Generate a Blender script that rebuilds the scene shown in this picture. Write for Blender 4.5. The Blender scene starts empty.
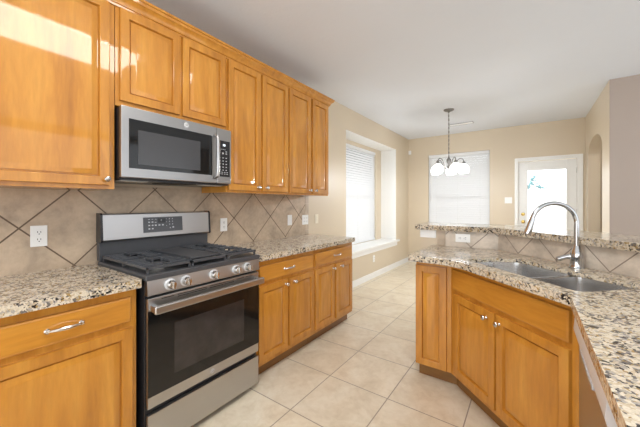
import bpy, bmesh, math, random
from mathutils import Vector, Matrix
random.seed(4)
sc = bpy.context.scene
COL = sc.collection

# ------------------------------------------------------------------ camera
cam_d = bpy.data.cameras.new('camera'); cam = bpy.data.objects.new('camera', cam_d); COL.objects.link(cam)
cam.location = (2.213, 0, 1.287); cam.rotation_euler = (math.radians(90), 0, 0.618)
cam_d.sensor_width = 36; cam_d.lens = 295.85/640*36; cam_d.shift_y = -10.07/640; cam_d.clip_start = .05
sc.camera = cam
# ------------------------------------------------------------------ world, lights, exposure
w = bpy.data.worlds.new('daylight'); sc.world = w; w.use_nodes = True
w.node_tree.nodes['Background'].inputs[0].default_value = (.93, .97, 1, 1)
w.node_tree.nodes['Background'].inputs[1].default_value = 2.8
def area(name, loc, rot, sx, sy, power, col=(1, 1, 1)):
    l = bpy.data.lights.new(name, 'AREA'); l.shape = 'RECTANGLE'; l.size = sx; l.size_y = sy; l.energy = power; l.color = col
    o = bpy.data.objects.new(name, l); COL.objects.link(o); o.location = loc; o.rotation_euler = [math.radians(a) for a in rot]; return o
area('back_fill_light', (2.6, -2.6, 1.4), (90, 0, 0), 5.4, 2.3, 95, (.82, .91, 1))  # added cool fill behind the camera; the back wall has no window
area('right_fill_light', (5.5, 1.0, 1.4), (90, 0, 90), 6.4, 2.3, 50, (.82, .91, 1))  # added soft side fill, an unseen panel in front of a solid wall
area('passage_fill_light', (3.75, 5.65, 2.66), (0, 0, 0), .8, .8, 6, (1, .97, .92))  # unseen fill lamp added to brighten the passage behind the arch
sc.view_settings.view_transform = 'Standard'; sc.view_settings.look = 'None'
sc.view_settings.exposure = 0.48; sc.view_settings.gamma = 1
sc.view_settings.use_curve_mapping = False
sc.cycles.max_bounces = 10; sc.cycles.diffuse_bounces = 6; sc.cycles.use_denoising = True
sc.cycles.sample_clamp_indirect = 6

# ------------------------------------------------------------------ materials
def new_mat(name):
    m = bpy.data.materials.new(name); m.use_nodes = True
    nt = m.node_tree; return m, nt, nt.nodes['Principled BSDF']
def N(nt, t, **k):
    n = nt.nodes.new(t)
    for a, b in k.items(): setattr(n, a, b)
    return n
def ramp(nt, fac, stops, interp='LINEAR'):
    r = N(nt, 'ShaderNodeValToRGB'); r.color_ramp.interpolation = interp
    e = r.color_ramp.elements
    while len(e) < len(stops): e.new(.5)
    for q, (p, c) in zip(e, stops): q.position = p; q.color = (*c, 1)
    nt.links.new(fac, r.inputs[0]); return r.outputs[0]
def coords(nt, kind='Object', scale=(1, 1, 1), rnd=0.0, loc=(0, 0, 0), rot=(0, 0, 0)):
    tc = N(nt, 'ShaderNodeTexCoord'); mp = N(nt, 'ShaderNodeMapping'); mp.inputs['Scale'].default_value = scale
    mp.inputs['Location'].default_value = loc; mp.inputs['Rotation'].default_value = rot
    src = tc.outputs[kind]
    if rnd:
        oi = N(nt, 'ShaderNodeObjectInfo'); ml = N(nt, 'ShaderNodeMath', operation='MULTIPLY'); ml.inputs[1].default_value = rnd
        nt.links.new(oi.outputs['Random'], ml.inputs[0])
        ad = N(nt, 'ShaderNodeVectorMath', operation='ADD'); nt.links.new(src, ad.inputs[0]); nt.links.new(ml.outputs[0], ad.inputs[1]); src = ad.outputs[0]
    nt.links.new(src, mp.inputs['Vector']); return mp.outputs[0]
def noise(nt, vec, scale, detail=4, rough=.55, dist=0):
    n = N(nt, 'ShaderNodeTexNoise'); n.inputs['Scale'].default_value = scale; n.inputs['Detail'].default_value = detail
    n.inputs['Roughness'].default_value = rough; n.inputs['Distortion'].default_value = dist
    nt.links.new(vec, n.inputs['Vector']); return n.outputs['Fac']
def bump(nt, b, h, strength, dist=.002):
    n = N(nt, 'ShaderNodeBump'); n.inputs['Strength'].default_value = strength; n.inputs['Distance'].default_value = dist
    nt.links.new(h, n.inputs['Height']); nt.links.new(n.outputs[0], b.inputs['Normal'])
def mix(nt, fac, a, b, blend='MIX'):
    n = N(nt, 'ShaderNodeMix', data_type='RGBA', blend_type=blend)
    if isinstance(fac, (int, float)): n.inputs[0].default_value = fac
    else: nt.links.new(fac, n.inputs[0])
    for i, v in ((6, a), (7, b)):
        if isinstance(v, tuple): n.inputs[i].default_value = (*v, 1)
        else: nt.links.new(v, n.inputs[i])
    return n.outputs[2]
def plain(name, col, rough=.5, metal=0, var=.04, scale=30, coat=0, emit=0, spec=.5):
    m, nt, b = new_mat(name)
    f = noise(nt, coords(nt), scale, 3)
    c = ramp(nt, f, [(.3, tuple(x*(1-var) for x in col)), (.7, tuple(min(1, x*(1+var)) for x in col))])
    nt.links.new(c, b.inputs['Base Color'])
    b.inputs['Roughness'].default_value = rough; b.inputs['Metallic'].default_value = metal
    b.inputs['Coat Weight'].default_value = coat; b.inputs['Specular IOR Level'].default_value = spec
    if emit:
        b.inputs['Emission Color'].default_value = (*col, 1); b.inputs['Emission Strength'].default_value = emit
    return m
def wood(name, horiz=False, dark=1.0):
    m, nt, b = new_mat(name)
    s = (1.0, 7, 7) if horiz else (7, 7, 1.0)
    v = coords(nt, scale=s, rnd=20)
    f = noise(nt, v, 1.6, 5, .55, .6)
    g = noise(nt, v, 9, 4, .6, .2)
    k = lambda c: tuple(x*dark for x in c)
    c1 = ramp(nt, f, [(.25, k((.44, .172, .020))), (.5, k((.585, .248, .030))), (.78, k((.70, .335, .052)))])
    c2 = ramp(nt, g, [(.3, (.80, .78, .74)), (.65, (1, 1, 1))])
    c = mix(nt, .6, c1, c2, 'MULTIPLY')
    oi = N(nt, 'ShaderNodeObjectInfo')
    c3 = ramp(nt, oi.outputs['Random'], [(0, (.9, .88, .85)), (1, (1, 1, 1))])
    c = mix(nt, .7, c, c3, 'MULTIPLY')
    nt.links.new(c, b.inputs['Base Color'])
    b.inputs['Roughness'].default_value = .5; b.inputs['Specular IOR Level'].default_value = .25; b.inputs['Coat Weight'].default_value = .75; b.inputs['Coat Roughness'].default_value = .05; b.inputs['Coat IOR'].default_value = 1.6
    return m
def granite():
    m, nt, b = new_mat('speckled_granite')
    v = coords(nt)
    dn = N(nt, 'ShaderNodeTexNoise'); dn.inputs['Scale'].default_value = 45; nt.links.new(v, dn.inputs['Vector'])
    sc_ = N(nt, 'ShaderNodeVectorMath', operation='SCALE'); sc_.inputs['Scale'].default_value = .03; nt.links.new(dn.outputs['Color'], sc_.inputs[0])
    ad = N(nt, 'ShaderNodeVectorMath', operation='ADD'); nt.links.new(v, ad.inputs[0]); nt.links.new(sc_.outputs[0], ad.inputs[1])
    vo = N(nt, 'ShaderNodeTexVoronoi'); vo.inputs['Scale'].default_value = 112; nt.links.new(ad.outputs[0], vo.inputs['Vector'])
    sp = N(nt, 'ShaderNodeSeparateColor'); nt.links.new(vo.outputs['Color'], sp.inputs[0])
    big = noise(nt, ad.outputs[0], 16, 3, .6)
    mm = N(nt, 'ShaderNodeMath', operation='MULTIPLY_ADD'); nt.links.new(big, mm.inputs[0]); mm.inputs[1].default_value = 1.3
    sub = N(nt, 'ShaderNodeMath', operation='SUBTRACT'); nt.links.new(sp.outputs[0], sub.inputs[0]); sub.inputs[1].default_value = .65
    nt.links.new(sub.outputs[0], mm.inputs[2])
    c = ramp(nt, mm.outputs[0], [(0, (.72, .64, .51)), (.40, (.59, .49, .35)), (.57, (.42, .39, .35)), (.71, (.40, .27, .11)), (.80, (.17, .155, .15)), (.93, (.03, .027, .026))], 'CONSTANT')
    fine = noise(nt, v, 160, 3, .6)
    c = mix(nt, .55, c, ramp(nt, fine, [(.35, (.6, .57, .53)), (.6, (1, 1, 1))]), 'MULTIPLY')
    nt.links.new(c, b.inputs['Base Color']); b.inputs['Roughness'].default_value = .13
    return m
def tile(name, base, grout, width=.012, cloud=1.0):
    """UV: one unit per tile side, a grout crossing at the origin, pattern turned 45 degrees"""
    m, nt, b = new_mat(name)
    v = coords(nt, 'UV', rot=(0, 0, math.radians(45)))
    br = N(nt, 'ShaderNodeTexBrick'); br.offset = 0; br.squash = 1
    br.inputs['Scale'].default_value = 1; br.inputs['Brick Width'].default_value = 1; br.inputs['Row Height'].default_value = 1
    br.inputs['Mortar Size'].default_value = width; br.inputs['Mortar Smooth'].default_value = .1
    br.inputs['Color1'].default_value = (.9, .9, .9, 1); br.inputs['Color2'].default_value = (1, 1, 1, 1); br.inputs['Bias'].default_value = 0
    nt.links.new(v, br.inputs['Vector'])
    o = coords(nt)
    f = noise(nt, o, 5, 6, .6, .5); g = noise(nt, o, 34, 4, .6)
    c = ramp(nt, f, [(.25, tuple(x*.62 for x in base)), (.5, base), (.72, tuple(min(1, x*1.22) for x in base))])
    c = mix(nt, .5, c, ramp(nt, g, [(.3, (.78, .76, .74)), (.6, (1, 1, 1))]), 'MULTIPLY')
    c = mix(nt, 1, c, br.outputs['Color'], 'MULTIPLY')
    c = mix(nt, br.outputs['Fac'], c, grout)
    nt.links.new(c, b.inputs['Base Color']); b.inputs['Roughness'].default_value = .42
    inv = N(nt, 'ShaderNodeMath', operation='SUBTRACT'); inv.inputs[0].default_value = 1; nt.links.new(br.outputs['Fac'], inv.inputs[1])
    bump(nt, b, inv.outputs[0], .5, .002)
    return m
def floor_mat():
    m, nt, b = new_mat('cream_floor_tile')
    v = coords(nt, loc=(-.968+4.5, -1.397+4.5, 0))
    br = N(nt, 'ShaderNodeTexBrick'); br.offset = 0; br.squash = 1
    br.inputs['Scale'].default_value = 1; br.inputs['Brick Width'].default_value = .4525; br.inputs['Row Height'].default_value = .45
    br.inputs['Mortar Size'].default_value = .0035; br.inputs['Mortar Smooth'].default_value = .1; br.inputs['Bias'].default_value = 0
    br.inputs['Color1'].default_value = (.93, .93, .93, 1); br.inputs['Color2'].default_value = (1, 1, 1, 1)
    nt.links.new(v, br.inputs['Vector'])
    f = noise(nt, v, 3.5, 7, .62, 1.2); g = noise(nt, v, 18, 5, .65, .5)
    c = ramp(nt, f, [(.28, (.64, .54, .40)), (.5, (.74, .65, .505)), (.72, (.80, .73, .60))])
    c = mix(nt, .45, c, ramp(nt, g, [(.32, (.80, .76, .68)), (.58, (1, 1, 1))]), 'MULTIPLY')
    c = mix(nt, 1, c, br.outputs['Color'], 'MULTIPLY')
    c = mix(nt, br.outputs['Fac'], c, (.33, .27, .21))
    nt.links.new(c, b.inputs['Base Color']); b.inputs['Roughness'].default_value = .3
    inv = N(nt, 'ShaderNodeMath', operation='SUBTRACT'); inv.inputs[0].default_value = 1; nt.links.new(br.outputs['Fac'], inv.inputs[1])
    bump(nt, b, inv.outputs[0], .4, .002)
    return m
def paint(name, col, rough=.45, bscale=120, bs=.15):
    m, nt, b = new_mat(name)
    v = coords(nt); f = noise(nt, v, 2, 2)
    nt.links.new(ramp(nt, f, [(.3, tuple(x*.985 for x in col)), (.7, col)]), b.inputs['Base Color'])
    b.inputs['Roughness'].default_value = rough
    bump(nt, b, noise(nt, v, bscale, 4), bs, .002)
    return m
def steel(name, col=(.52, .515, .51), rough=.31, axis=0):
    m, nt, b = new_mat(name)
    s = [500, 500, 500]; s[axis] = 3
    f = noise(nt, coords(nt, scale=tuple(s)), 1, 3)
    nt.links.new(ramp(nt, f, [(.3, tuple(x*.97 for x in col)), (.7, col)]), b.inputs['Base Color'])
    mr = N(nt, 'ShaderNodeMapRange'); mr.inputs[3].default_value = rough-.05; mr.inputs[4].default_value = rough+.06
    nt.links.new(f, mr.inputs[0]); nt.links.new(mr.outputs[0], b.inputs['Roughness'])
    b.inputs['Metallic'].default_value = 1
    return m
def glass(name, tint=(1, 1, 1), rough=0):
    m, nt, b = new_mat(name)
    out = nt.nodes['Material Output']
    g = N(nt, 'ShaderNodeBsdfGlossy'); g.inputs['Roughness'].default_value = .02
    t = N(nt, 'ShaderNodeBsdfTransparent'); t.inputs[0].default_value = (*tint, 1)
    fr = N(nt, 'ShaderNodeFresnel'); fr.inputs[0].default_value = 1.45
    mx = N(nt, 'ShaderNodeMixShader'); nt.links.new(fr.outputs[0], mx.inputs[0]); nt.links.new(t.outputs[0], mx.inputs[1]); nt.links.new(g.outputs[0], mx.inputs[2])
    nt.links.new(mx.outputs[0], out.inputs[0]); return m
def blind_mat():
    m, nt, b = new_mat('white_blind_vinyl')
    out = nt.nodes['Material Output']
    b.inputs['Base Color'].default_value = (.82, .82, .82, 1); b.inputs['Roughness'].default_value = .5
    t = N(nt, 'ShaderNodeBsdfTranslucent'); t.inputs[0].default_value = (.9, .9, .9, 1)
    mx = N(nt, 'ShaderNodeMixShader'); mx.inputs[0].default_value = .12
    nt.links.new(b.outputs[0], mx.inputs[1]); nt.links.new(t.outputs[0], mx.inputs[2]); nt.links.new(mx.outputs[0], out.inputs[0])
    return m

M = dict(
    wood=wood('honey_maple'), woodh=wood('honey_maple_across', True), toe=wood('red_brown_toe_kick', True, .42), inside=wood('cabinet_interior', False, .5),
    granite=granite(), tile=tile('travertine_wall_tile', (.55, .43, .31), (.13, .085, .05)), tile2=tile('travertine_bar_tile', (.66, .575, .48), (.24, .19, .155), .014),
    tileplain=plain('travertine_edge_tile', (.50, .40, .30), .42, var=.15, scale=9),
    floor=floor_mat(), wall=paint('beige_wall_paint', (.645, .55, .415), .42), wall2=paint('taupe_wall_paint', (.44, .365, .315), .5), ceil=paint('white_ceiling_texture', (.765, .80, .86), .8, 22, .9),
    white=plain('white_trim_paint', (.84, .84, .82), .35, var=.01), plate=plain('white_plastic', (.86, .86, .84), .35, var=.01), almond=plain('almond_plastic', (.80, .74, .60), .35, var=.01),
    steel=steel('brushed_steel'), steelv=steel('brushed_steel_upright', (.44, .435, .43), axis=2), steelsink=steel('sink_steel', (.66, .655, .65), .24), steelpale=plain('pale_grey_steel', (.68, .69, .71), .35, .15, .02),
    chrome=plain('chrome', (.52, .53, .54), .12, 1, .01), nickel=plain('satin_nickel', (.66, .64, .61), .25, 1, .02), brass=plain('polished_brass', (.70, .50, .16), .2, 1, .02),
    black=plain('black_enamel', (.018, .018, .02), .3), iron=plain('cast_iron', (.07, .074, .082), .3, var=.2, scale=80), cook=plain('dark_grey_cooktop', (.06, .062, .068), .35, var=.05),
    blackglass=plain('black_glass', (.008, .008, .008), .06, var=.02), window=plain('oven_window_glass', (.035, .03, .028), .07, var=.25, scale=14), mwwin=plain('microwave_mesh_window', (.055, .055, .058), .2, var=.1, scale=400),
    keypad=plain('dark_keypad', (.02, .02, .022), .2), mark=plain('pale_print', (.55, .56, .58), .5, var=.01), disp=plain('grey_touch_panel', (.075, .078, .085), .25, var=.02), lcd=plain('lit_display', (.85, .92, 1), .4, emit=1.0), logo=plain('silver_badge', (.80, .80, .80), .3, .3, .01), logodark=plain('etched_grey', (.30, .29, .28), .4, .3, .01),
    shade=plain('frosted_lit_glass', (1, .98, .94), .4, var=.01, emit=1.1), pewter=plain('dark_pewter', (.20, .19, .18), .38, .8, .08), lamp=plain('lit_diffuser', (1, .98, .95), .4, var=.005, emit=9.5),
    glass=glass('clear_glass'), blind=blind_mat(), leaf=plain('pale_foliage', (.10, .24, .25), .6, var=.4, scale=6), bark=plain('tree_bark', (.12, .08, .05), .8, var=.3), patio=plain('pale_concrete', (.34, .34, .33), .8, var=.06, scale=3), grey=plain('grey_metal_grille', (.42, .42, .43), .5, var=.02), slot=plain('dark_slot', (.02, .02, .02), .6), bulb=plain('under_lamp_lens', (.55, .55, .53), .3, var=.02),
)

# ------------------------------------------------------------------ mesh builder
class MB:
    def __init__(s): s.bm = bmesh.new()
    def box(s, x0, x1, y0, y1, z0, z1, bev=0, seg=2, rot=None, at=None):
        r = bmesh.ops.create_cube(s.bm, size=1); vs = r['verts']
        for v in vs:
            v.co = Vector(((x0+x1)/2+v.co.x*(x1-x0), (y0+y1)/2+v.co.y*(y1-y0), (z0+z1)/2+v.co.z*(z1-z0)))
        if rot is not None:
            bmesh.ops.rotate(s.bm, verts=vs, cent=at or Vector(((x0+x1)/2, (y0+y1)/2, (z0+z1)/2)), matrix=rot)
        if bev:
            es = list({e for v in vs for e in v.link_edges})
            bmesh.ops.bevel(s.bm, geom=es, offset=bev, segments=seg, affect='EDGES', profile=.5)
        return s
    def loft(s, loops, cap0=True, cap1=True, closed=True):
        vl = [[s.bm.verts.new(p) for p in L] for L in loops]
        n = len(loops[0])
        for a, b in zip(vl, vl[1:]):
            for i in range(n if closed else n-1):
                j = (i+1) % n
                s.bm.faces.new((a[i], a[j], b[j], b[i]))
        if cap0: s.bm.faces.new(vl[0][::-1])
        if cap1: s.bm.faces.new(vl[-1])
        return s
    def lathe(s, prof, c=(0, 0, 0), axis=(0, 0, 1), n=24, cap=True):
        q = Vector((0, 0, 1)).rotation_difference(Vector(axis)); c = Vector(c)
        loops = [[c+q @ Vector((max(r, 1e-4)*math.cos(2*math.pi*i/n), max(r, 1e-4)*math.sin(2*math.pi*i/n), z)) for i in range(n)] for r, z in prof]
        return s.loft(loops, cap, cap)
    def tube(s, pts, r, n=12):
        pts = [Vector(p) for p in pts]; loops = []; up = None
        for i, p in enumerate(pts):
            t = (pts[min(i+1, len(pts)-1)]-pts[max(i-1, 0)]).normalized()
            if up is None:
                a = Vector((0, 0, 1)) if abs(t.z) < .9 else Vector((1, 0, 0)); up = (a-t*a.dot(t)).normalized()
            else: up = (up-t*up.dot(t)).normalized()
            b = t.cross(up); rr = r[i] if isinstance(r, (list, tuple)) else r
            loops.append([p+up*rr*math.cos(2*math.pi*k/n)+b*rr*math.sin(2*math.pi*k/n) for k in range(n)])
        return s.loft(loops)
    def prism(s, poly, z0, z1):
        return s.loft([[(x, y, z0) for x, y in poly], [(x, y, z1) for x, y in poly]])
    def prism_x(s, poly, x0, x1):       # profile in (y,z) swept along x
        return s.loft([[(x0, y, z) for y, z in poly], [(x1, y, z) for y, z in poly]])
    def rings(s, x0, x1, z0, z1, yf, rs, cap0=True):   # rectangular rings facing -y: (inset, depth behind yf)
        return s.loft([[(x0+i, yf+d, z0+i), (x1-i, yf+d, z0+i), (x1-i, yf+d, z1-i), (x0+i, yf+d, z1-i)] for i, d in rs], cap0, True)
    def sphere(s, c, r, sx=1, sy=1, sz=1, sub=2):
        q = bmesh.ops.create_icosphere(s.bm, subdivisions=sub, radius=r)
        for v in q['verts']: v.co = Vector((v.co.x*sx+c[0], v.co.y*sy+c[1], v.co.z*sz+c[2]))
        return s
    def done(s, name, mat, parent=None, loc=None, smooth=35, uv=None):
        bmesh.ops.recalc_face_normals(s.bm, faces=s.bm.faces)
        me = bpy.data.meshes.new(name); s.bm.to_mesh(me); s.bm.free()
        if uv:
            ul = me.uv_layers.new(name='UVMap')
            for l in me.loops: ul.data[l.index].uv = uv(me.vertices[l.vertex_index].co)
        me.materials.append(mat)
        for p in me.polygons: p.use_smooth = True
        me.set_sharp_from_angle(angle=math.radians(smooth))
        o = bpy.data.objects.new(name, me); COL.objects.link(o)
        if smooth < 2:
            for p in me.polygons: p.use_smooth = False
        elif smooth < 50:
            wn = o.modifiers.new('weighted_normals', 'WEIGHTED_NORMAL'); wn.keep_sharp = True; wn.weight = 100
        if parent: o.parent = parent
        if loc: o.location = loc
        return o
def tag(o, label, cat, group=None):
    o['label'] = label; o['category'] = cat
    if group: o['group'] = group
    return o
def thing(name, label, cat, loc=(0, 0, 0), rot=0, group=None):
    o = bpy.data.objects.new(name, None); COL.objects.link(o); o.empty_display_size = .1
    o.location = loc; o.rotation_euler = (0, 0, math.radians(rot)); return tag(o, label, cat, group)
def struct(o, label=None):
    o['kind'] = 'structure'
    if label: o['label'] = label
    return o
def text_mesh(txt, size, name, mat, parent, loc, ext=.0006):     # upright lettering facing -y
    c = bpy.data.curves.new(name, 'FONT'); c.body = txt; c.size = size; c.extrude = ext; c.align_x = 'CENTER'; c.align_y = 'CENTER'
    t = bpy.data.objects.new(name, c); COL.objects.link(t)
    dg = bpy.context.evaluated_depsgraph_get(); me = bpy.data.meshes.new_from_object(t.evaluated_get(dg))
    bpy.data.objects.remove(t)
    me.materials.clear(); me.materials.append(mat)
    me.transform(Matrix.Rotation(math.radians(90), 4, 'X'))
    o = bpy.data.objects.new(name, me); COL.objects.link(o); o.parent = parent; o.location = loc; return o

CZ = 2.71
# ------------------------------------------------------------------ structure
def grid_wall(axis, a0, a1, t0, t1, z0, z1, holes):
    """wall slab with rectangular holes; axis 'x' = runs along x (thickness along y), 'y' = runs along y"""
    m = MB(); A = sorted({a0, a1, *[h[0] for h in holes], *[h[1] for h in holes]}); Z = sorted({z0, z1, *[h[2] for h in holes], *[h[3] for h in holes]})
    for p, q in zip(A, A[1:]):
        for r, s in zip(Z, Z[1:]):
            if any(h[0] <= p and q <= h[1] and h[2] <= r and s <= h[3] for h in holes): continue
            if axis == 'x': m.box(p, q, t0, t1, r, s)
            else: m.box(t0, t1, p, q, r, s)
    bmesh.ops.remove_doubles(m.bm, verts=m.bm.verts, dist=1e-5)
    # drop the doubled inner faces between neighbouring blocks
    seen = {}
    for f in list(m.bm.faces): seen.setdefault(tuple(sorted(v.index for v in f.verts)), []).append(f)
    m.bm.verts.index_update(); seen = {}
    for f in list(m.bm.faces): seen.setdefault(tuple(sorted(v.index for v in f.verts)), []).append(f)
    dead = [f for fs in seen.values() if len(fs) > 1 for f in fs]
    bmesh.ops.delete(m.bm, geom=dead, context='FACES')
    return m
YF = 6.52; XR = 2.955; YB = -2.7; XE = 5.6
struct(MB().box(-.45, XE+.1, YB-.1, YF+1.2, -.08, 0).done('floor', M['floor']))
struct(MB().box(-.45, XE+.1, YB-.1, YF+.12, CZ, CZ+.08).done('ceiling', M['ceil']))
NY0, NY1, NZ0, NZ1, ND = 3.774, 5.765, .545, 2.375, .325
struct(grid_wall('y', YB, YF, -.1, 0, 0, CZ, [(NY0, NY1, NZ0, NZ1)]).done('wall_left', M['wall'], smooth=1))
W1 = (4.02, 5.515, .56, 2.31); W2 = (.43, 1.577, .56, 2.315); DO = (2.03, 2.85, 0, 2.05)
struct(grid_wall('y', NY0-.1, NY1+.1, -ND-.08, -ND, NZ0-.1, NZ1+.1, [W1]).done('wall_alcove', M['wall'], smooth=1))
nm = MB()
nm.box(-ND, -.1, NY0-.08, NY0, NZ0, NZ1).box(-ND, -.1, NY1, NY1+.08, NZ0, NZ1).box(-ND, -.1, NY0-.08, NY1+.08, NZ1, NZ1+.08)
for y in (NY0, NY1):      # returns through the wall thickness, in white
    s = .004 if y == NY0 else -.004
    nm.box(-.1, -.0005, min(y, y+s), max(y, y+s), NZ0, NZ1)
nm.box(-.1, -.0005, NY0, NY1, NZ1-.004, NZ1)
struct(nm.done('trim_1', M['white']), 'white sides and head of the window alcove')
sl = MB().box(-ND, .0, NY0+.004, NY1-.004, NZ0-.03, NZ0+.012).box(0, .055, NY0-.07, NY1+.07, NZ0-.025, NZ0+.012, .006).box(0, .02, NY0-.04, NY1+.02, NZ0-.1, NZ0-.025, .003)
struct(sl.done('trim_2', M['white']), 'deep white sill under the alcove window')
struct(grid_wall('x', -.1, XE, YF, YF+.12, 0, CZ, [W2, DO]).done('wall_far', M['wall'], smooth=1))
struct(MB().box(0, .015, 2.87, YF, 0, .1, .004).done('baseboard_left', M['white']))
struct(MB().box(.015, 1.975, YF-.015, YF, 0, .1, .004).done('baseboard_far', M['white']))
# right wall with arched opening (runs along y at x = XR)
def arch_wall():
    y0, y1, ya, yb, zs, rise = 4.705, YF, 5.137, 6.25, 2.03, .22
    arc = [(yb+(ya-yb)*(.5-.5*math.cos(math.pi*i/24)), zs+rise*math.sin(math.pi*i/24)) for i in range(25)]
    m = MB(); m.box(XR, XR+.14, y0, ya, 0, CZ).box(XR, XR+.14, yb, y1, 0, CZ)
    for (p, zp), (q, zq) in zip(arc, arc[1:]):
        m.loft([[(x, q, zq), (x, p, zp), (x, p, CZ), (x, q, CZ)] for x in (XR, XR+.14)])
    return m
struct(arch_wall().done('wall_right', M['wall'], smooth=1))
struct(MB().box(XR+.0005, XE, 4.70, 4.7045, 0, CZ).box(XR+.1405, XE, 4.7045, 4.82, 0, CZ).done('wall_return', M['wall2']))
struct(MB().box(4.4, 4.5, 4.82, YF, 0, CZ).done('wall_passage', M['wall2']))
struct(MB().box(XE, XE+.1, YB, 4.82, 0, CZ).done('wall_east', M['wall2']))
struct(MB().box(-.1, XE, YB-.1, YB, 0, CZ).done('wall_back', M['wall']))
struct(MB().box(-14, 18, YF+1.2, 40, -.2, -.06).done('patio_ground', M['patio']))

# windows and blinds
def window(axis, rect, t, num):
    a0, a1, z0, z1 = rect
    f = MB(); B = (lambda m, p, q, r, s, d0, d1, b=.004: m.box(p, q, t+d0, t+d1, r, s, b)) if axis == 'x' else (lambda m, p, q, r, s, d0, d1, b=.004: m.box(-t-d1, -t-d0, p, q, r, s, b))
    for p, q, r, s in ((a0, a0+.04, z0, z1), (a1-.04, a1, z0, z1), (a0+.04, a1-.04, z0, z0+.04), (a0+.04, a1-.04, z1-.04, z1), (a0+.04, a1-.04, (z0+z1)/2-.02, (z0+z1)/2+.02)):
        B(f, p, q, r, s, .055, .078)
    fo = struct(f.done('window_%d' % num, M['white']))
    g = MB(); B(g, a0+.04, a1-.04, z0+.04, z1-.04, .064, .068, 0); g.done('pane', M['glass'], fo)
window('y', W1, ND, 1); window('x', W2, YF, 2)
def blind(axis, rect, t, label, tilt=62):
    a0, a1, z0, z1 = rect; L = a1-a0-.012; c = (a0+a1)/2
    root = thing('window_blind', label, 'blind', (c, t+.028, z0) if axis == 'x' else (-t-.028, c, z0), 0 if axis == 'x' else 90)
    H = z1-z0
    MB().box(-L/2, L/2, -.024, .02, H-.055, H-.002, .004).done('head_rail', M['blind'], root)
    MB().box(-L/2, L/2, -.02, .015, .004, .024, .004).done('bottom_rail', M['blind'], root)
    s = MB(); z = .05; R = Matrix.Rotation(math.radians(tilt), 3, 'X')
    while z < H-.07:
        s.box(-L/2, L/2, -.0255, .0255, z-.0013, z+.0013, rot=R); z += .044
    s.done('slats', M['blind'], root)
    for k in (-.36, 0, .36):
        MB().box(L*k-.0015, L*k+.0015, -.021, -.019, .02, H-.05).done('ladder_cord', M['plate'], root)
    MB().tube([(-L/2+.06, -.03, H-.05), (-L/2+.06, -.032, H*.45)], .004, 8).done('tilt_wand', M['plate'], root)
blind('y', W1, ND, 'closed white slatted blind in the deep alcove window on the left wall')
blind('x', W2, YF, 'closed white slatted blind on far wall window behind the chandelier')
# patio door
d = MB()
for p, q, r, s in ((DO[0]+.002, 2.165, .006, 2.04), (2.72, DO[1]-.002, .006, 2.04), (2.165, 2.72, .006, .24), (2.165, 2.72, 1.885, 2.04)):
    d.box(p, q, YF+.02, YF+.062, r, s, .004)
dr = struct(d.done('door_1', M['white']), 'white patio door with a large clear glass panel')
g = MB()
for p, q, r, s in ((2.15, 2.175, .225, 1.9), (2.71, 2.735, .225, 1.9), (2.175, 2.71, .225, .25), (2.175, 2.71, 1.875, 1.9)): g.box(p, q, YF+.008, YF+.0195, r, s, .003)
g.done('glazing_bead', M['white'], dr)
MB().box(2.165, 2.72, YF+.038, YF+.044, .24, 1.885).done('pane', M['glass'], dr)
for z, nm_ in ((.955, 'door_knob'), (1.09, 'deadbolt')):
    m = MB().lathe([(.03, 0), (.03, .006), (.012, .012), (.012, .03), (.027, .04), (.03, .05), (.024, .06), (0, .062)] if nm_ == 'door_knob' else [(.03, 0), (.03, .008), (.024, .014), (.022, .022), (0, .023)], (2.105, YF+.0195, z), (0, -1, 0))
    m.done(nm_, M['brass'], dr)
for z in (.3, 1.1, 1.8):
    MB().lathe([(.008, 0), (.008, .09)], (DO[1]-.001, YF+.012, z), (0, 0, 1), 10).done('hinge', M['nickel'], dr)
t = MB()
for p, q, r, s in ((1.978, 2.032, 0, 2.112), (2.848, 2.925, 0, 2.112), (2.032, 2.848, 2.048, 2.112)): t.box(p, q, YF-.018, YF, r, s, .005)
struct(t.done('trim_3', M['white']), 'white casing around the patio door')
# garden wall and tree outside
struct(MB().box(-8, 14, 13.5, 13.7, -.06, 1.82).done('wall_garden', M['white'], smooth=1))
tr = thing('tree', 'blue green tree outside, seen through the patio door glass above the garden wall', 'tree', (2.42, 15.5, -.06))
MB().lathe([(.12, 0), (.09, 1.0), (.05, 1.95)], n=10).done('trunk', M['bark'], tr)
m = MB()
for i in range(150):
    x = -.30+.75*random.random()**1.4; top_ = .55*math.exp(-((x+.08)/.17)**2)+.16; z = 1.84+random.random()*top_
    m.sphere((x, random.uniform(-.25, .25), z), .025+.03*random.random(), sub=1)
m.done('crown', M['leaf'], tr)

# ------------------------------------------------------------------ tile backsplashes
S1 = .464/math.sqrt(2)
def uv1(co): return ((co.y-.352)/S1, (co.z-1.154)/S1)
bs = MB().box(.0003, .01, -.9, 2.789, .90, 1.40).done('backsplash', M['tile'], uv=uv1)
tag(bs, 'diagonal travertine tile backsplash behind the range and left counters', 'backsplash')
e = MB()
for z0, z1 in ((.915, .97), (.973, 1.284), (1.287, 1.40)): e.box(.0003, .0105, 2.792, 2.86, z0, z1, .003)
e.done('edge_tile', M['tileplain'], bs)

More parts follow.
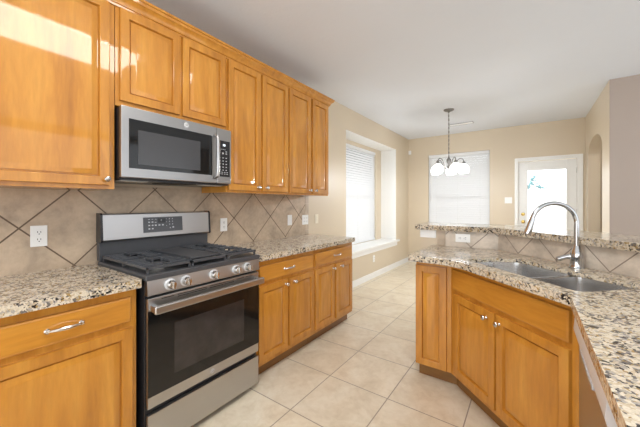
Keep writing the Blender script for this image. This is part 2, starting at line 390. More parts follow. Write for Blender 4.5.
# ------------------------------------------------------------------ cabinet helpers
GD = 'raised panel'
def door(parent, x0, x1, z0, z1, yf, knob=None, w=.05):
    d = MB().rings(x0, x1, z0, z1, yf, [(0, .019), (0, .004), (.0015, .0015), (.005, 0), (w-.007, 0), (w-.0045, .0015), (w-.003, .006), (w, .0165)]).done('door', M['wood'], parent)
    MB().rings(x0+w-.001, x1-w+.001, z0+w-.001, z1-w+.001, yf, [(0, .0163), (.006, .0163), (.0068, .010), (.030, .002), (.036, .0008)], False).done('raised_panel', M['wood'], d)
    if knob: knob_at(d, knob[0], yf, knob[1])
    return d
def knob_at(parent, x, y, z):
    MB().lathe([(.009, 0), (.008, .003), (.0055, .006), (.0055, .014), (.011, .017), (.014, .021), (.0145, .025), (.012, .029), (.006, .031), (0, .0315)], (x, y, z), (0, -1, 0), 20).done('knob', M['nickel'], parent)
def drawer(parent, x0, x1, z0, z1, yf, pull=None, name='drawer_front'):
    d = MB().rings(x0, x1, z0, z1, yf, [(0, .019), (0, .007), (.002, .003), (.006, .001), (.011, 0)]).done(name, M['woodh'], parent)
    if pull is not None:
        z = (z0+z1)/2; x = pull; pts = []; n = 14
        for i in range(n+1):
            a = i/n; pts.append((x-.056+.112*a, yf-.006-.026*math.sin(math.pi*a)**.6, z+.004*math.sin(math.pi*a)))
        h = MB().tube(pts, [.0055+.0025*math.sin(math.pi*i/n)**2 for i in range(n+1)], 10)
        for s in (-1, 1): h.lathe([(.010, 0), (.011, .003), (.007, .008), (.0075, .012), (0, .014)], (x+s*.056, yf, z), (0, -1, 0), 14)
        h.done('pull_handle', M['nickel'], d)
    return d
def carcass(root, w, y0, y1, z0, z1, top=True, t=.016):
    """hollow box: y0 = front (more negative), y1 = back, width centred on 0"""
    m = MB(); m.box(-w/2, -w/2+t, y0, y1, z0, z1).box(w/2-t, w/2, y0, y1, z0, z1).box(-w/2+t, w/2-t, y0, y1, z0, z0+t).box(-w/2+t, w/2-t, y1-.008, y1, z0+t, z1)
    if top: m.box(-w/2+t, w/2-t, y0, y1-.008, z1-t, z1)
    return m.done('carcass', M['wood'], root)
def face(root, w, y, z0, z1, st=.035, holes=()):
    m = grid_wall('x', -w/2, w/2, y, y+.018, z0, z1, holes); return m.done('face_frame', M['wood'], root, smooth=1)
LR = 90     # left run faces +x : local x = world y, local y = -world x
def wy(c): return lambda y: y-c
# ---- left base cabinets
def base_left(name, label, y0, y1, drawers, doors, toe_end=False):
    c = (y0+y1)/2; f = wy(c); W = y1-y0
    root = thing(name, label, 'cabinet', (0, c, 0), LR, 'base cabinets along the left wall')
    carcass(root, W-.002, -.592, -.014, .10, .871)
    face(root, W-.002, -.6105, .10, .871, holes=[(f(a)+.012, f(b)-.012, .15, .675) for a, b, k in doors])
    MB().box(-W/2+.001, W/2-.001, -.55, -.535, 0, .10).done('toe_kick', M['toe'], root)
    for a, b, p in drawers: drawer(root, f(a), f(b), .712, .832, -.63, f(p) if p else None)
    for a, b, k in doors: door(root, f(a), f(b), .135, .682, -.63, (f(k), .648) if k else None)
    return root
base_left('base_cabinet', 'honey maple base cabinet in the near left corner, just left of the range', .12, .672, [(.14, .642, .39)], [(.14, .650, None)])
base_left('base_cabinet', 'honey maple two door base cabinet touching the right side of the range', 1.456, 2.145, [(1.483, 2.126, 1.80)], [(1.477, 1.786, 1.757), (1.808, 2.141, 1.862)])
base_left('base_cabinet', 'honey maple base cabinet at the far end of the left counter, nearest the alcove window', 2.147, 2.862, [(2.164, 2.836, 2.525)], [(2.164, 2.477, 2.455), (2.512, 2.840, 2.600)])
base_left('base_cabinet', 'honey maple base cabinet left of the near corner cabinet, furthest from the range', -.62, .118, [(-.6, .1, -.25)], [(-.6, -.26, -.29), (-.24, .1, -.21)])
# ---- left upper cabinets (doors at x=.35)
def upper(label, y0, y1, z0, doors):
    c = (y0+y1)/2; f = wy(c); W = y1-y0; Z1 = 2.42
    root = thing('wall_cabinet', label, 'cabinet', (0, c, z0), LR, 'upper cabinets along the left wall')
    carcass(root, W-.002, -.312, -.012, 0.0, Z1-z0)
    face(root, W-.002, -.330, 0, Z1-z0, holes=[(f(a)+.012, f(b)-.012, .035, 2.37-z0) for a, b, zb, k in doors])
    for a, b, zb, k in doors: door(root, f(a), f(b), zb-z0, 2.385-z0, -.35, (f(k), zb+.032-z0) if k else None)
    return root
upper('large honey maple upper cabinet nearest the camera, left of the microwave', .12, .678, 1.366, [(.14, .650, 1.386, .632)])
upper('honey maple upper cabinet left of the large one, furthest from the microwave', -.62, .118, 1.366, [(-.6, -.26, 1.386, -.28), (-.24, .1, 1.386, -.22)])
upper('short honey maple two door cabinet right above the microwave', .680, 1.415, 1.835, [(.700, 1.047, 1.865, None), (1.065, 1.402, 1.865, None)])
upper('tall honey maple two door upper cabinet just right of the microwave', 1.417, 2.116, 1.372, [(1.429, 1.757, 1.39, 1.722), (1.780, 2.107, 1.39, 1.820)])
upper('tall honey maple two door upper cabinet at the far end of the row', 2.118, 2.807, 1.372, [(2.128, 2.460, 1.39, 2.437), (2.494, 2.790, 1.39, 2.535)])
# crown moulding: profile swept with a mitred return at the far end
prof = [(.0, 2.386), (.008, 2.386), (.010, 2.397), (.018, 2.400), (.020, 2.412), (.026, 2.424), (.036, 2.434), (.045, 2.438), (.048, 2.452), (.056, 2.455), (.056, 2.468), (.0, 2.468)]
def crown():
    m = MB(); loops = []
    X0, YE = .3305, 2.8075
    loops.append([(X0+p, -.62, z) for p, z in prof]); loops.append([(X0+p, YE+p, z) for p, z in prof]); loops.append([(.002, YE+p, z) for p, z in prof])
    return m.loft(loops)
tag(crown().done('crown_molding', M['woodh']), 'honey maple crown moulding running along the top of the upper cabinets', 'crown moulding')

# ---- countertops
def offset_path(pts, d):
    out = []
    for i, p in enumerate(pts):
        P = Vector(p); ns = []
        if i > 0: t = (P-Vector(pts[i-1])).normalized(); ns.append(Vector((-t.y, t.x)))
        if i < len(pts)-1: t = (Vector(pts[i+1])-P).normalized(); ns.append(Vector((-t.y, t.x)))
        if len(ns) == 1: q = P+ns[0]*d
        else: b = (ns[0]+ns[1]).normalized(); q = P+b*(d/b.dot(ns[0]))
        out.append((q.x, q.y))
    return out
def slab(poly, z0, z1, name, holes=(), bev=.008):
    bm = bmesh.new(); loops = [poly]+list(holes); es = []
    for L in loops:
        vs = [bm.verts.new((x, y, z1)) for x, y in L]
        for a, b in zip(vs, vs[1:]+vs[:1]): es.append(bm.edges.new((a, b)))
    bmesh.ops.triangle_fill(bm, edges=es, use_beauty=True, normal=(0, 0, 1))
    r = bmesh.ops.extrude_face_region(bm, geom=list(bm.faces))
    for v in [g for g in r['geom'] if isinstance(g, bmesh.types.BMVert)]: v.co.z = z0
    m = MB(); m.bm.free(); m.bm = bm
    o = m.done(name, M['granite'], smooth=50)
    b = o.modifiers.new('eased_edge', 'BEVEL'); b.width = bev; b.segments = 3; b.limit_method = 'ANGLE'; b.angle_limit = math.radians(60)
    wn = o.modifiers.new('weighted_normals', 'WEIGHTED_NORMAL'); wn.keep_sharp = True; wn.weight = 100
    return o
def fillet(pts, radii, n=7):
    out = []; k = len(pts)
    for i, (p, r) in enumerate(zip(pts, radii)):
        if not r: out.append(p); continue
        P = Vector(p); a = (Vector(pts[i-1])-P).normalized(); b = (Vector(pts[(i+1) % k])-P).normalized()
        ang = a.angle(b); d = r/math.tan(ang/2); c = P+(a+b).normalized()*(r/math.sin(ang/2))
        s = P+a*d-c; e = P+b*d-c; a0 = math.atan2(s.y, s.x); a1 = math.atan2(e.y, e.x); da = (a1-a0+math.pi) % (2*math.pi)-math.pi
        for j in range(n+1): t = a0+da*j/n; out.append((c.x+r*math.cos(t), c.y+r*math.sin(t)))
    return out
CT0, CT1 = .8725, .914
tag(slab(fillet([(.0105, -.62), (.655, -.62), (.655, .682), (.0105, .682)], [0, 0, .012, 0]), CT0, CT1, 'countertop'), 'speckled granite countertop in the near left corner, left of the range', 'countertop', 'granite countertops')
tag(slab(fillet([(.0105, 1.452), (.655, 1.452), (.655, 2.868), (.0105, 2.868)], [0, .012, .02, 0]), CT0, CT1, 'countertop'), 'speckled granite countertop between the range and the alcove window', 'countertop', 'granite countertops')
r2 = math.sqrt(2)
def st(s, t): return ((s+t)/r2, (t-s)/r2)
front = fillet([(1.500, 2.775), (1.487, 2.108), (1.792, 2.108), (2.345, 1.555), (2.345, -.7), (3.045, -.7), (3.045, 1.725), (1.997, 2.773)], [0, .03, .35, .015, 0, 0, 0, 0])
B1 = [st(s, t) for s, t in ((-.215, 2.857), (.195, 2.857), (.195, 3.205), (-.16, 3.205), (-.215, 3.06))]
B2 = [st(s, t) for s, t in ((.225, 2.857), (.515, 2.857), (.515, 3.235), (.225, 3.205))]
hole = fillet([st(s, t) for s, t in ((-.222, 2.850), (.520, 2.850), (.520, 3.240), (.21, 3.205), (-.16, 3.210), (-.222, 3.06))], [.03, .035, .05, 0, .06, .06])
SL0 = .892
pen = slab(front, SL0, CT1, 'countertop', [hole])
# the front edge is built up to the full edge thickness
i0 = 1; edge_pts = fillet([(1.4905, 2.60), (1.487, 2.108), (1.792, 2.108), (2.345, 1.555), (2.345, -.7)], [0, .03, .35, .015, 0])
ed = MB().prism(offset_path(edge_pts, 0)+offset_path(edge_pts, .03)[::-1], CT0, SL0-.0002).done('laminated_edge', M['granite'], pen, smooth=50)
tag(pen, 'speckled granite peninsula countertop holding the double sink', 'countertop', 'granite countertops')
# ---- sink : undermount double bowl
snk = thing('kitchen_sink', 'undermount stainless double bowl sink in the peninsula counter', 'sink', (*st(.17, 3.0), .70))
def rel(p, z): return (p[0]-snk.location.x, p[1]-snk.location.y, z-.70)
def bowl(poly, rads, depth, dc):
    c = [sum(p[i] for p in poly)/len(poly) for i in (0, 1)]
    def shr(P, k): return [(c[0]+(x-c[0])*k, c[1]+(y-c[1])*k) for x, y in P]
    base = fillet(poly, rads, 6); zt = SL0-.0008
    def L(k, z): return [rel(p, z) for p in shr(base, k)]
    m = MB().loft([L(1.045, zt), L(1.0, zt), L(.985, zt-.03), L(.96, zt-depth+.03), L(.93, zt-depth+.008), L(.85, zt-depth), L(.12, zt-depth-.003)], False, True)
    for f in m.bm.faces: pass
    o = m.done('bowl', M['steelsink'], snk, smooth=60)
    so = o.modifiers.new('sheet', 'SOLIDIFY'); so.thickness = .0015; so.offset = 0
    cx, cy, _ = rel((c[0], c[1]), 0)
    MB().lathe([(.043, 0), (.043, .003), (.036, .004), (.03, .0015), (.012, .001), (.008, .004), (0, .005)], (cx, cy, zt-depth-.001-.70), n=24).done('drain', M['chrome'], o)
bowl(B1, [.05, .03, .05, .06, .06], .17, 0); bowl(B2, [.03, .06, .06, .03], .17, 0)
m = MB(); 
dv = [st(.199, 2.86), st(.221, 2.86), st(.221, 3.20), st(.199, 3.20)]
m.prism([rel(p, 0)[:2] for p in dv], SL0-.06-.70, SL0-.012-.70); m.done('divider', M['steelsink'], snk)
# ---- faucet
fx, fy = st(.126, 3.312)
fa = thing('faucet', 'tall chrome gooseneck pull down faucet behind the double sink', 'faucet', (fx, fy, CT1))
MB().lathe([(.037, 0), (.037, .005), (.032, .011), (.030, .03), (.029, .055), (.031, .062), (.030, .078), (.026, .092), (.020, .112), (.0145, .13)], n=28).done('base', M['chrome'], fa)
dirv = Vector((-.905, -.42, 0)).normalized(); R = .116; H = .258; pts = [(0, 0, .12), (0, 0, .2), (0, 0, H)]
for i in range(1, 19):
    a = math.pi*i/18*.93; p = dirv*(R-R*math.cos(a)); pts.append((p.x, p.y, H+R*math.sin(a)))
MB().tube(pts, .0125, 14).done('gooseneck', M['chrome'], fa)
e0 = Vector(pts[-1]); td = (e0-Vector(pts[-2])).normalized()
MB().tube([e0-td*.004, e0+td*.012, e0+td*.02, e0+td*.07, e0+td*.092, e0+td*.098], [.0135, .0145, .0155, .0185, .0195, .017], 16).done('spray_head', M['chrome'], fa)
ld = Vector((-.85, .1, 0)).normalized()
MB().tube([ld*.012+Vector((0, 0, .062)), ld*.032+Vector((0, 0, .064))], [.020, .019], 14).tube([ld*.03+Vector((0, 0, .064)), ld*.05+Vector((0, 0, .058)), ld*.082+Vector((0, 0, .042)), ld*.092+Vector((0, 0, .037))], [.014, .0125, .0145, .009], 12).done('lever_handle', M['chrome'], fa)

# ---- half wall, bar top, bar tiles
def strip(path, d0, d1): return offset_path(path, d0)+offset_path(path, d1)[::-1]
WP = [(1.39, 2.783), (2.0054, 2.783), (3.06, 1.7284), (3.06, -.7)]
struct(MB().prism(strip(WP, 0, .115), 0, 1.048).done('wall_peninsula', M['wall']))
tp = [(1.385, 2.783), (1.532, 2.783)]
struct(MB().prism([(1.383, 2.768), (1.520, 2.768), (1.520, 2.783), (1.39, 2.783), (1.39, 2.9), (1.383, 2.9)], .976, 1.046).done('trim_4', M['white']), 'white trim block under the left end of the bar top')
S2 = .3/math.sqrt(2)
path = [(1.602, 2.7725), (2.0010, 2.7725), (3.049, 1.7245), (3.049, -.7)]
def uv2(co):
    # distance along the bar front, starting at the left edge of the diamonds
    if co.x+co.y > 4.76 and co.y > 2.7: q = co.x
    else: q = 2.0+math.hypot(co.x-2.0, co.y-2.7725) if co.y > 1.72 else 2.0+1.482+(1.7245-co.y)
    return ((q-1.896)/S2, (co.z-.9165)/S2)
def tile_strip():
    m = MB(); inner = offset_path(path, 0); outer = offset_path(path, .010)
    for i in range(3):
        m.loft([[(*inner[i], z), (*inner[i+1], z), (*outer[i+1], z), (*outer[i], z)] for z in (.9145, 1.047)])
    return m
bt = tile_strip().done('backsplash', M['tile2'], uv=uv2)
tag(bt, 'low diagonal tile backsplash between the sink counter and raised bar', 'backsplash')
MB().box(1.533, 1.5985, 2.7725, 2.7825, .9145, 1.047, .002).done('edge_tile', M['tileplain'], bt)
bp = [(1.335, 2.738), (1.985, 2.735), (3.01, 1.71), (3.01, -.7)]
bar = slab(fillet(strip(bp, 0, .42), [.03, 0, 0, 0, 0, 0, 0, .03]), 1.0485, 1.092, 'bar_top')
tag(bar, 'raised speckled granite bar top behind the faucet', 'bar top')

# ---- peninsula cabinets
pc = thing('base_cabinet', 'narrow honey maple end cabinet with one slim panel, at the left end of the peninsula', 'cabinet', (1.6435, 2.2, 0), 0, 'peninsula base cabinets')
m = MB(); t_ = .016
m.box(-.125, -.109, .02, .565, .10, .871).box(.090, .106, .02, .565, .10, .871).box(-.109, .09, .02, .565, .10, .116).box(-.109, .09, .555, .565, .116, .871).done('carcass', M['wood'], pc)
MB().prism([(-.125, .019), (.1185, .019), (.111, .037), (-.125, .037)], .10, .871).done('face_frame', M['wood'], pc)
door(pc, -.125, .090, .106, .835, 0)
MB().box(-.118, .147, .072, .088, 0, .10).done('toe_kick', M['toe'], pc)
A = (1.754, 2.2); Bx = (2.38, 1.574); sw = math.hypot(Bx[0]-A[0], Bx[1]-A[1])
scb = thing('base_cabinet', 'honey maple sink cabinet with two knobbed doors, angled under the sink', 'cabinet', ((A[0]+Bx[0])/2, (A[1]+Bx[1])/2, 0), -45, 'peninsula base cabinets')
h = sw/2; q = lambda v: v-h
m = MB().box(-h+.002, -h+.018, .04, .50, .10, .871).box(h-.018, h-.002, .04, .50, .10, .871).box(-h+.018, h-.018, .04, .50, .10, .116).box(-h+.018, h-.018, .492, .50, .116, .6)
m.done('carcass', M['wood'], scb)
face(scb, sw+.014, .019, .10, .871, holes=[(q(.055), q(.40), .16, .65), (q(.445), q(.815), .16, .65)])
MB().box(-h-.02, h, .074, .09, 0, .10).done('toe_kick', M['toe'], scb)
drawer(scb, q(.035), q(.833), .700, .838, 0, None, 'false_drawer_front')
door(scb, q(.041), q(.414), .130, .672, 0, (q(.354), .628)); door(scb, q(.427), q(.833), .130, .672, 0, (q(.452), .628))
# dishwasher (faces -x)
dw = thing('dishwasher', 'stainless dishwasher with a pale control strip under the near right counter', 'dishwasher', (2.366, 1.215, 0), -90)
MB().box(-.297, .297, .03, .56, .10, .868, .003).done('body', M['black'], dw)
dd = MB().box(-.297, .297, 0, .0295, .115, .748, .005).done('door', M['steelv'], dw)
cs = MB().prism_x([(.0295, .752), (-.004, .756), (-.016, .80), (-.012, .845), (.0295, .845)], -.297, .297).done('control_strip', M['steelpale'], dw)
MB().box(-.12, .12, -.0155, -.004, .775, .79, rot=None).done('handle_pocket', M['grey'], cs)
MB().box(-.297, .297, .055, .07, 0, .10).done('toe_kick', M['black'], dw)
c2 = thing('base_cabinet', 'honey maple base cabinet at the right edge, next to the dishwasher', 'cabinet', (2.38, .61, 0), -90, 'peninsula base cabinets')
carcass(c2, .598, .038, .56, .10, .871); face(c2, .598, .019, .10, .871, holes=[(-.25, .25, .16, .65)])
MB().box(-.299, .299, .074, .09, 0, .10).done('toe_kick', M['toe'], c2)
drawer(c2, -.28, .28, .712, .832, 0, 0); door(c2, -.28, .28, .135, .682, 0, (-.25, .64))

# ------------------------------------------------------------------ range
rg = thing('gas_range', 'stainless gas range with black cooktop grates and five knobs', 'range', (0, 1.0675, 0), LR)
HW = .371
MB().box(-HW, HW, -.64, -.03, .03, .90, .004).done('body', M['black'], rg)
for s in (-1, 1):
    for y in (-.58, -.08): MB().lathe([(.018, 0), (.018, .006), (.01, .01), (.01, .03)], (s*.32, y, 0), n=12).done('leg', M['black'], rg)
dw_ = MB().box(-HW+.004, HW-.004, -.668, -.641, .038, .228, .006).done('storage_drawer', M['steel'], rg)
od = MB().box(-HW+.004, HW-.004, -.668, -.641, .258, .812, .006).done('oven_door', M['steel'], rg)
MB().box(-HW+.0035, HW-.0035, -.6715, -.6682, .318, .748, .002).done('door_glass', M['blackglass'], od)
MB().rings(-.235, .235, .385, .655, -.6728, [(0, .001), (0, .0004), (.004, 0)]).done('oven_window', M['window'], od)
# vent slots along the door's top strip
v = MB()
for x0, x1 in ((-.30, -.235), (-.215, -.04), (-.02, .155), (.175, .235), (.25, .31)):
    v.box(x0, x1, -.6705, -.6682, .797, .800)
    if x1-x0 > .1: v.box(x0, x1, -.6705, -.6682, .787, .790)
v.done('vent_slots', M['slot'], od)
hd = MB().box(-.362, .362, -.735, -.712, .742, .784, .009, 3)
for s in (-1, 1): hd.box(s*.345-.014, s*.345+.014, -.714, -.668, .748, .780, .004)
hd.done('handle', M['steel'], od)
def badge(parent, x, y, z, r, mat, tm):
    b = MB().lathe([(r, 0), (r, .001), (r*.9, .0016), (0, .0016)], (x, y, z), (0, -1, 0), 28).done('badge', mat, parent)
    m = MB(); n = 40
    m.loft([[(x+rr*math.cos(2*math.pi*i/n), y-dd_, z+rr*math.sin(2*math.pi*i/n)) for i in range(n)] for rr, dd_ in ((r*.86, .0014), (r*.86, .0022), (r*.78, .0022), (r*.78, .0014))], False, False)
    m.done('badge_ring', tm, parent)
    text_mesh('GE', r*.95, 'badge_lettering', tm, parent, (x, y-.0022, z))
badge(od, 0, -.6682, .288, .014, M['steelpale'], M['logodark'])
cp = MB().prism_x([(-.64, .824), (-.668, .824), (-.673, .83), (-.664, .899), (-.64, .899)], -HW+.002, HW-.002).done('control_panel', M['steel'], rg)
for x in (-.256, -.17, .006, .170, .262):
    k = MB().lathe([(.030, 0), (.030, .004), (.024, .006)], (x, -.668, .863), (0, -1, 0), 28).done('knob', M['steelpale'], rg)
    MB().lathe([(.022, .0062), (.0225, .012), (.021, .030), (.018, .034), (0, .035)], (x, -.668, .863), (0, -1, 0), 28).box(x-.0055, x+.0055, -.718, -.700, .843, .883, .003).done('knob_cap', M['nickel'], k)
ck = MB().box(-.377, .377, -.672, -.045, .8995, .930, .006, 3)
ck = ck.done('cooktop', M['cook'], rg)
for a, b in ((-.355, -.128), (-.112, .112), (.128, .355)): MB().box(a, b, -.64, -.08, .9302, .9312).done('spill_pan', M['black'], ck)
BP = [(-.235, -.50), (-.235, -.21), (.235, -.50), (.235, -.21), (0, -.355)]
for i, (x, y) in enumerate(BP):
    b = MB().lathe([(.055, 0), (.055, .004), (.042, .007), (.04, .014), (.02, .015)], (x, y, .9314), n=26).done('burner', M['nickel'], rg)
    MB().lathe([(.036, .0152), (.038, .017), (.038, .021), (.034, .023), (0, .0235)], (x, y, .9314), n=26).done('burner_cap', M['iron'], b)
def grate(x0, x1):
    m = MB(); y0, y1 = -.645, -.075; zt0, zt1 = .954, .966; w_ = .0055; ym = (y0+y1)/2
    for x in (x0+w_, x1-w_): m.box(x-w_, x+w_, y0, y1, zt0-.004, zt1-.003, .002)
    for y in (y0+w_, y1-w_, ym): m.box(x0, x1, y-w_, y+w_, zt0-.004, zt1-.003, .002)
    xc = (x0+x1)/2
    for yc in ((y0+ym)/2, (y1+ym)/2):
        for d_ in (-.098, -.049, 0, .049, .098):
            g_ = .020 if abs(d_) > .07 else .042
            for a, b in ((x0+.004, xc-g_), (xc+g_, x1-.004)): m.box(a, b, yc+d_-.004, yc+d_+.004, zt0, zt1+.004, .0018)
        for a, b in ((yc-.135, yc-.045), (yc+.045, yc+.135)): m.box(xc-.004, xc+.004, a, b, zt0, zt1+.004, .0018)
    for x in (x0+.007, x1-.007):
        for y in (y0+.007, y1-.007, ym): m.box(x-.005, x+.005, y-.005, y+.005, .9314, zt0)
    return m
grate(-.362, -.122).done('grate', M['iron'], rg); grate(.122, .362).done('grate', M['iron'], rg)
gr = MB()
for x in (-.112, .112): gr.box(x-.006, x+.006, -.645, -.075, .948, .964, .002)
for y in (-.639, -.082): gr.box(-.118, .118, y-.006, y+.006, .948, .964, .002)
for x in (-.11, .11):
    for y in (-.636, -.085): gr.box(x-.006, x+.006, y-.005, y+.005, .9314, .949)
gr.done('grate', M['iron'], rg)
MB().box(-.104, .104, -.60, -.12, .960, .968, .003).box(-.104, -.098, -.60, -.12, .966, .976, .002).box(.098, .104, -.60, -.12, .966, .976, .002).done('griddle_plate', M['cook'], rg)
MB().box(-.374, .374, -.062, -.018, .9302, 1.062, .006).done('backguard', M['cook'], rg)
pf = lambda d: [(-.020, 1.050), (-.088, 1.052), (-.094, 1.060), (-.082, 1.212), (-.074, 1.222), (-.020, 1.222)]
pan = MB().prism_x(pf(0), -.364, .364).done('backguard_panel', M['steel'], rg)
for s in (-1, 1): MB().prism_x([(-.018, 1.046), (-.092, 1.048), (-.098, 1.060), (-.085, 1.218), (-.076, 1.227), (-.018, 1.227)], s*.3705-.006, s*.3705+.006).done('end_cap', M['black'], rg)
ang = math.atan2(.012, .152)
dp = bpy.data.objects.new('display', None)
dm = MB().rings(-.137, .137, -.052, .052, 0, [(0, .003), (0, .0005), (.002, 0)]).done('display', M['disp'], rg)
bpy.data.objects.remove(dp)
dm.location = (.004, -.0885-.0022, 1.140); dm.rotation_euler = (-ang, 0, 0)
m = MB()
def key(x, z, w_=.011, h_=.008): m.box(x-w_/2, x+w_/2, -.0008, .0004, z-h_/2, z+h_/2)
for x in (-.10, -.078):
    for z in (.018, -.004, -.027): key(x, z)
for x in (-.10, -.078, -.055): key(x, .037, .011, .003)
for x in (-.057, -.032, -.008): key(x, -.004, .012, .009)
key(-.057, .016, .012, .004); key(.018, .016, .004, .004); key(.018, -.01, .004, .004); key(.018, .037, .004, .003)
for x in (.040, .062):
    for z in (.037, .018, -.002): key(x, z, .005, .006)
key(.066, -.024, .011, .009); key(.044, -.028, .006, .006)
m.done('key_print', M['mark'], dm)
MB().box(-.042, .012, -.0006, .0004, .012, .042).done('readout', M['keypad'], dm)
text_mesh('8', .016, 'readout_digit', M['mark'], dm, (-.018, -.001, .029))

# ------------------------------------------------------------------ microwave
mw = thing('microwave', 'stainless over the range microwave under the short cabinet', 'microwave', (0, 1.0475, 1.418), LR)
MH = .408; hw = .3635; F = -.400
MB().box(-hw+.003, hw-.003, -.372, -.012, .006, MH-.004, .003).done('body', M['black'], mw)
md = MB().box(-hw, .2385, F, -.373, .012, MH, .006).done('door', M['steelv'], mw)
MB().rings(-.325, .2, .066, .342, F-.001, [(0, .002), (0, .0005), (.003, 0)]).done('door_glass', M['blackglass'], md)
MB().rings(-.278, .110, .090, .285, F-.0022, [(0, .001), (0, .0003), (.003, 0)]).done('view_window', M['mwwin'], md)
MB().tube([(.222, F-.006, .050), (.222, F-.034, .064), (.222, F-.040, .11), (.222, F-.042, .2), (.222, F-.040, .29), (.222, F-.034, .336), (.222, F-.006, .350)], [.011, .0125, .0125, .0125, .0125, .0125, .011], 14).done('handle', M['steelv'], md)
badge(md, .012, F-.0003, .376, .0165, M['logo'], M['logodark'])
cpn = MB().box(.2400, hw, F, -.373, .012, MH, .006).done('control_panel', M['steelv'], mw)
kp = MB().rings(.2455, .350, .062, .322, F-.001, [(0, .002), (0, .0005), (.002, 0)]).done('keypad', M['keypad'], cpn)
m = MB()
for r_ in range(5):
    for c_ in range(3): m.box(.264+c_*.027-.005, .264+c_*.027+.005, F-.0018, F-.0012, .110+r_*.022-.003, .110+r_*.022+.003)
for z in (.082, .094): 
    for x in (.262, .283, .305, .326): m.box(x-.006, x+.006, F-.0018, F-.0012, z-.002, z+.002)
for x, z in ((.262, .235), (.262, .25), (.29, .228), (.29, .234), (.318, .245), (.318, .23)): m.box(x-.006, x+.006, F-.0018, F-.0012, z-.003, z+.003)
for x in (.262, .277, .292, .307): m.box(x-.005, x+.005, F-.0018, F-.0012, .258, .261)
m.done('key_print', M['mark'], cpn)
text_mesh('88', .022, 'clock_digits', M['lcd'], cpn, (.300, F-.0018, .290))
u = MB().box(-hw+.01, hw-.01, -.368, -.02, 0, .006).done('underside', M['black'], mw)
for x in (-.27, .25): MB().box(x-.075, x+.075, -.34, -.26, -.004, .0005, .002).done('lamp_lens', M['bulb'], mw)
MB().box(-.11, .11, -.35, -.2, -.003, .0005, .001).done('vent_filter', M['slot'], mw)

# ------------------------------------------------------------------ outlets and switches
def outlet(label, loc, rot, gangs=1, kind='outlet', horiz=False, mat='plate', cat=None):
    root = thing('wall_outlet' if kind == 'outlet' else 'light_switch', label, cat or ('outlet' if kind == 'outlet' else 'light switch'), loc, rot)
    W = .070+.046*(gangs-1); H = .115
    inner = root
    def bx(m, x0, x1, y0, y1, z0, z1, b=0): return m.box(z0, z1, y0, y1, -x1, -x0, b) if horiz else m.box(x0, x1, y0, y1, z0, z1, b)
    bx(MB(), -W/2, W/2, -.006, 0, -H/2, H/2, .0025).done('cover_plate', M[mat], root)
    for g_ in range(gangs):
        x = (g_-(gangs-1)/2)*.046
        if kind == 'outlet':
            for z in (-.02, .02):
                r = bx(MB(), x-.0165, x+.0165, -.0078, -.0055, z-.0145, z+.0145, .001).done('receptacle', M[mat], root)
                s = MB()
                for a in (-.0065, .0065): bx(s, x+a-.0013, x+a+.0013, -.0083, -.0077, z-.002, z+.007)
                bx(s, x-.0025, x+.0025, -.0083, -.0077, z-.011, z-.0065)
                s.done('slots', M['slot'], r)
        else:
            bx(MB(), x-.0165, x+.0165, -.0085, -.0055, -.033, .033, .0015).done('rocker', M[mat], root)
    return root
outlet('white outlet on the tiles left of the range', (.0102, .430, 1.108), 90)
outlet('white outlet on the tiles just right of the range', (.0102, 1.632, 1.100), 90)
outlet('white rocker switch on the tiles under the far upper cabinets', (.0102, 2.510, 1.100), 90, 1, 'switch')
outlet('white double outlet at the right edge of the tiles', (.0107, 2.788, 1.092), 90, 2)
outlet('almond rocker switch on the painted wall past the tiles', (.0001, 3.035, 1.092), 90, 1, 'switch', mat='almond')
outlet('white outlet lying sideways on the low bar tiles', (1.742, 2.7723, .990), 0, 1, 'outlet', True)
outlet('white double switch plate between the far window and patio door', (1.880, YF-.0002, 1.345), 0, 2, 'switch')
outlet('white outlet on the left wall under the alcove sill', (.0002, 4.72, .33), 90)
sn = thing('motion_sensor', 'small white motion sensor high in the far left wall corner', 'sensor', (.035, YF-.001, 2.37))
MB().box(-.028, .028, -.03, 0, 0, .085, .008, 3).done('housing', M['plate'], sn)
MB().lathe([(.018, 0), (.016, .006), (.008, .01), (0, .011)], (0, -.03, .05), (0, -1, 0), 18).done('lens', M['white'], sn)

# ------------------------------------------------------------------ chandelier, vent, kitchen ceiling light
ch = thing('chandelier', 'dark pewter chandelier with frosted globe shades hanging over the dining area', 'chandelier', (1.205, 4.79, 1.80))
top = CZ-1.80
MB().lathe([(.075, 0), (.072, -.012), (.05, -.024), (.018, -.03), (.012, -.045)], (0, 0, top), n=28).done('canopy', M['pewter'], ch)
m = MB(); z = top-.045; k = 0
while z > .20:
    pts = [(.007*math.cos(a)*(k % 2), .007*math.cos(a)*((k+1) % 2), z-.017+.019*math.sin(a)) for a in [2*math.pi*i/12 for i in range(13)]]
    m.tube(pts, .0026, 6); z -= .031; k += 1
m.tube([(0, 0, top-.03), (0, 0, .19)], .0025, 6)
m.done('chain', M['pewter'], ch)
MB().lathe([(.004, .20), (.012, .19), (.012, .175), (.028, .16), (.034, .13), (.026, .10), (.016, .085), (.014, .06), (.030, .045), (.034, .025), (.02, .01), (.010, -.005), (.012, -.02), (.006, -.035), (0, -.04)], n=24).done('hub', M['pewter'], ch)
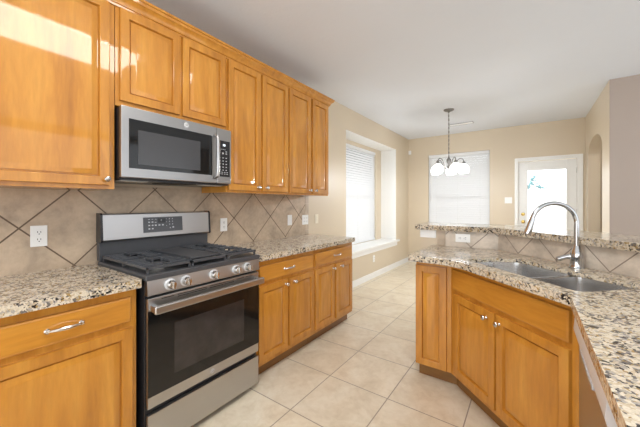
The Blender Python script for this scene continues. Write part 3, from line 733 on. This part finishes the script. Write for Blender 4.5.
for k in range(5):
    a = math.radians(20+72*k); c, s = math.cos(a), math.sin(a)
    prof_ = [(.02, .04), (.06, .02), (.09, .055), (.11, .12), (.14, .158), (.175, .165), (.20, .145), (.208, .11)]
    P = []
    for i in range(len(prof_)-1):
        for j in range(4):
            t = j/4; P.append((prof_[i][0]*(1-t)+prof_[i+1][0]*t, prof_[i][1]*(1-t)+prof_[i+1][1]*t))
    P.append(prof_[-1])
    for _ in range(2): P = [P[0]]+[((P[i-1][0]+2*P[i][0]+P[i+1][0])/4, (P[i-1][1]+2*P[i][1]+P[i+1][1])/4) for i in range(1, len(P)-1)]+[P[-1]]
    ar = MB().tube([(r*c, r*s, z) for r, z in P], .006, 8).lathe([(.01, .115), (.024, .105), (.027, .085), (.024, .08)], (.208*c, .208*s, 0), n=18).done('arm', M['pewter'], ch)
    sh = MB().lathe([(.024, .082), (.034, .074), (.060, .052), (.077, .018), (.079, -.01), (.068, -.042), (.060, -.055), (.057, -.053), (.064, -.04), (.074, -.01), (.072, .016), (.056, .048), (.03, .07), (.02, .076)], (.208*c, .208*s, 0), n=26, cap=False).done('shade', M['shade'], ar)
    MB().sphere((.208*c, .208*s, .005), .028, sub=2).done('bulb', M['shade'], ar)
    bl = bpy.data.lights.new('bulb_light', 'POINT'); bl.energy = 10; bl.shadow_soft_size = .05; bl.color = (.94, .97, 1)
    bo = bpy.data.objects.new('bulb_light', bl); COL.objects.link(bo); bo.parent = ch; bo.location = (.208*c, .208*s, -.08)
vt = thing('ceiling_vent', 'white ceiling air vent with dark slats behind the chandelier', 'vent', (1.21, 5.74, CZ))
m = MB()
for p, q, r, s in ((-.2, .2, -.06, -.045), (-.2, .2, .045, .06), (-.2, -.185, -.045, .045), (.185, .2, -.045, .045)): m.box(p, q, r, s, -.016, -.0005, .003)
m.done('frame', M['grey'], vt)
m = MB()
for i in range(7): m.box(-.185, .185, -.042+i*.012, -.040+i*.012, -.017, -.003, rot=Matrix.Rotation(.6, 3, 'X'))
m.done('slats', M['white'], vt)
MB().box(-.185, .185, -.045, .045, -.0015, -.0005).done('duct_opening', M['slot'], vt)
cl = thing('ceiling_light', 'white box ceiling light over the kitchen aisle between range and peninsula', 'ceiling light', (1.72, .68, CZ))
MB().box(-.27, .27, -.62, .62, -.028, -.0005, .004).done('housing', M['white'], cl)
MB().box(-.25, .25, -.60, .60, -.075, -.0285, .02, 3).done('diffuser', M['lamp'], cl)
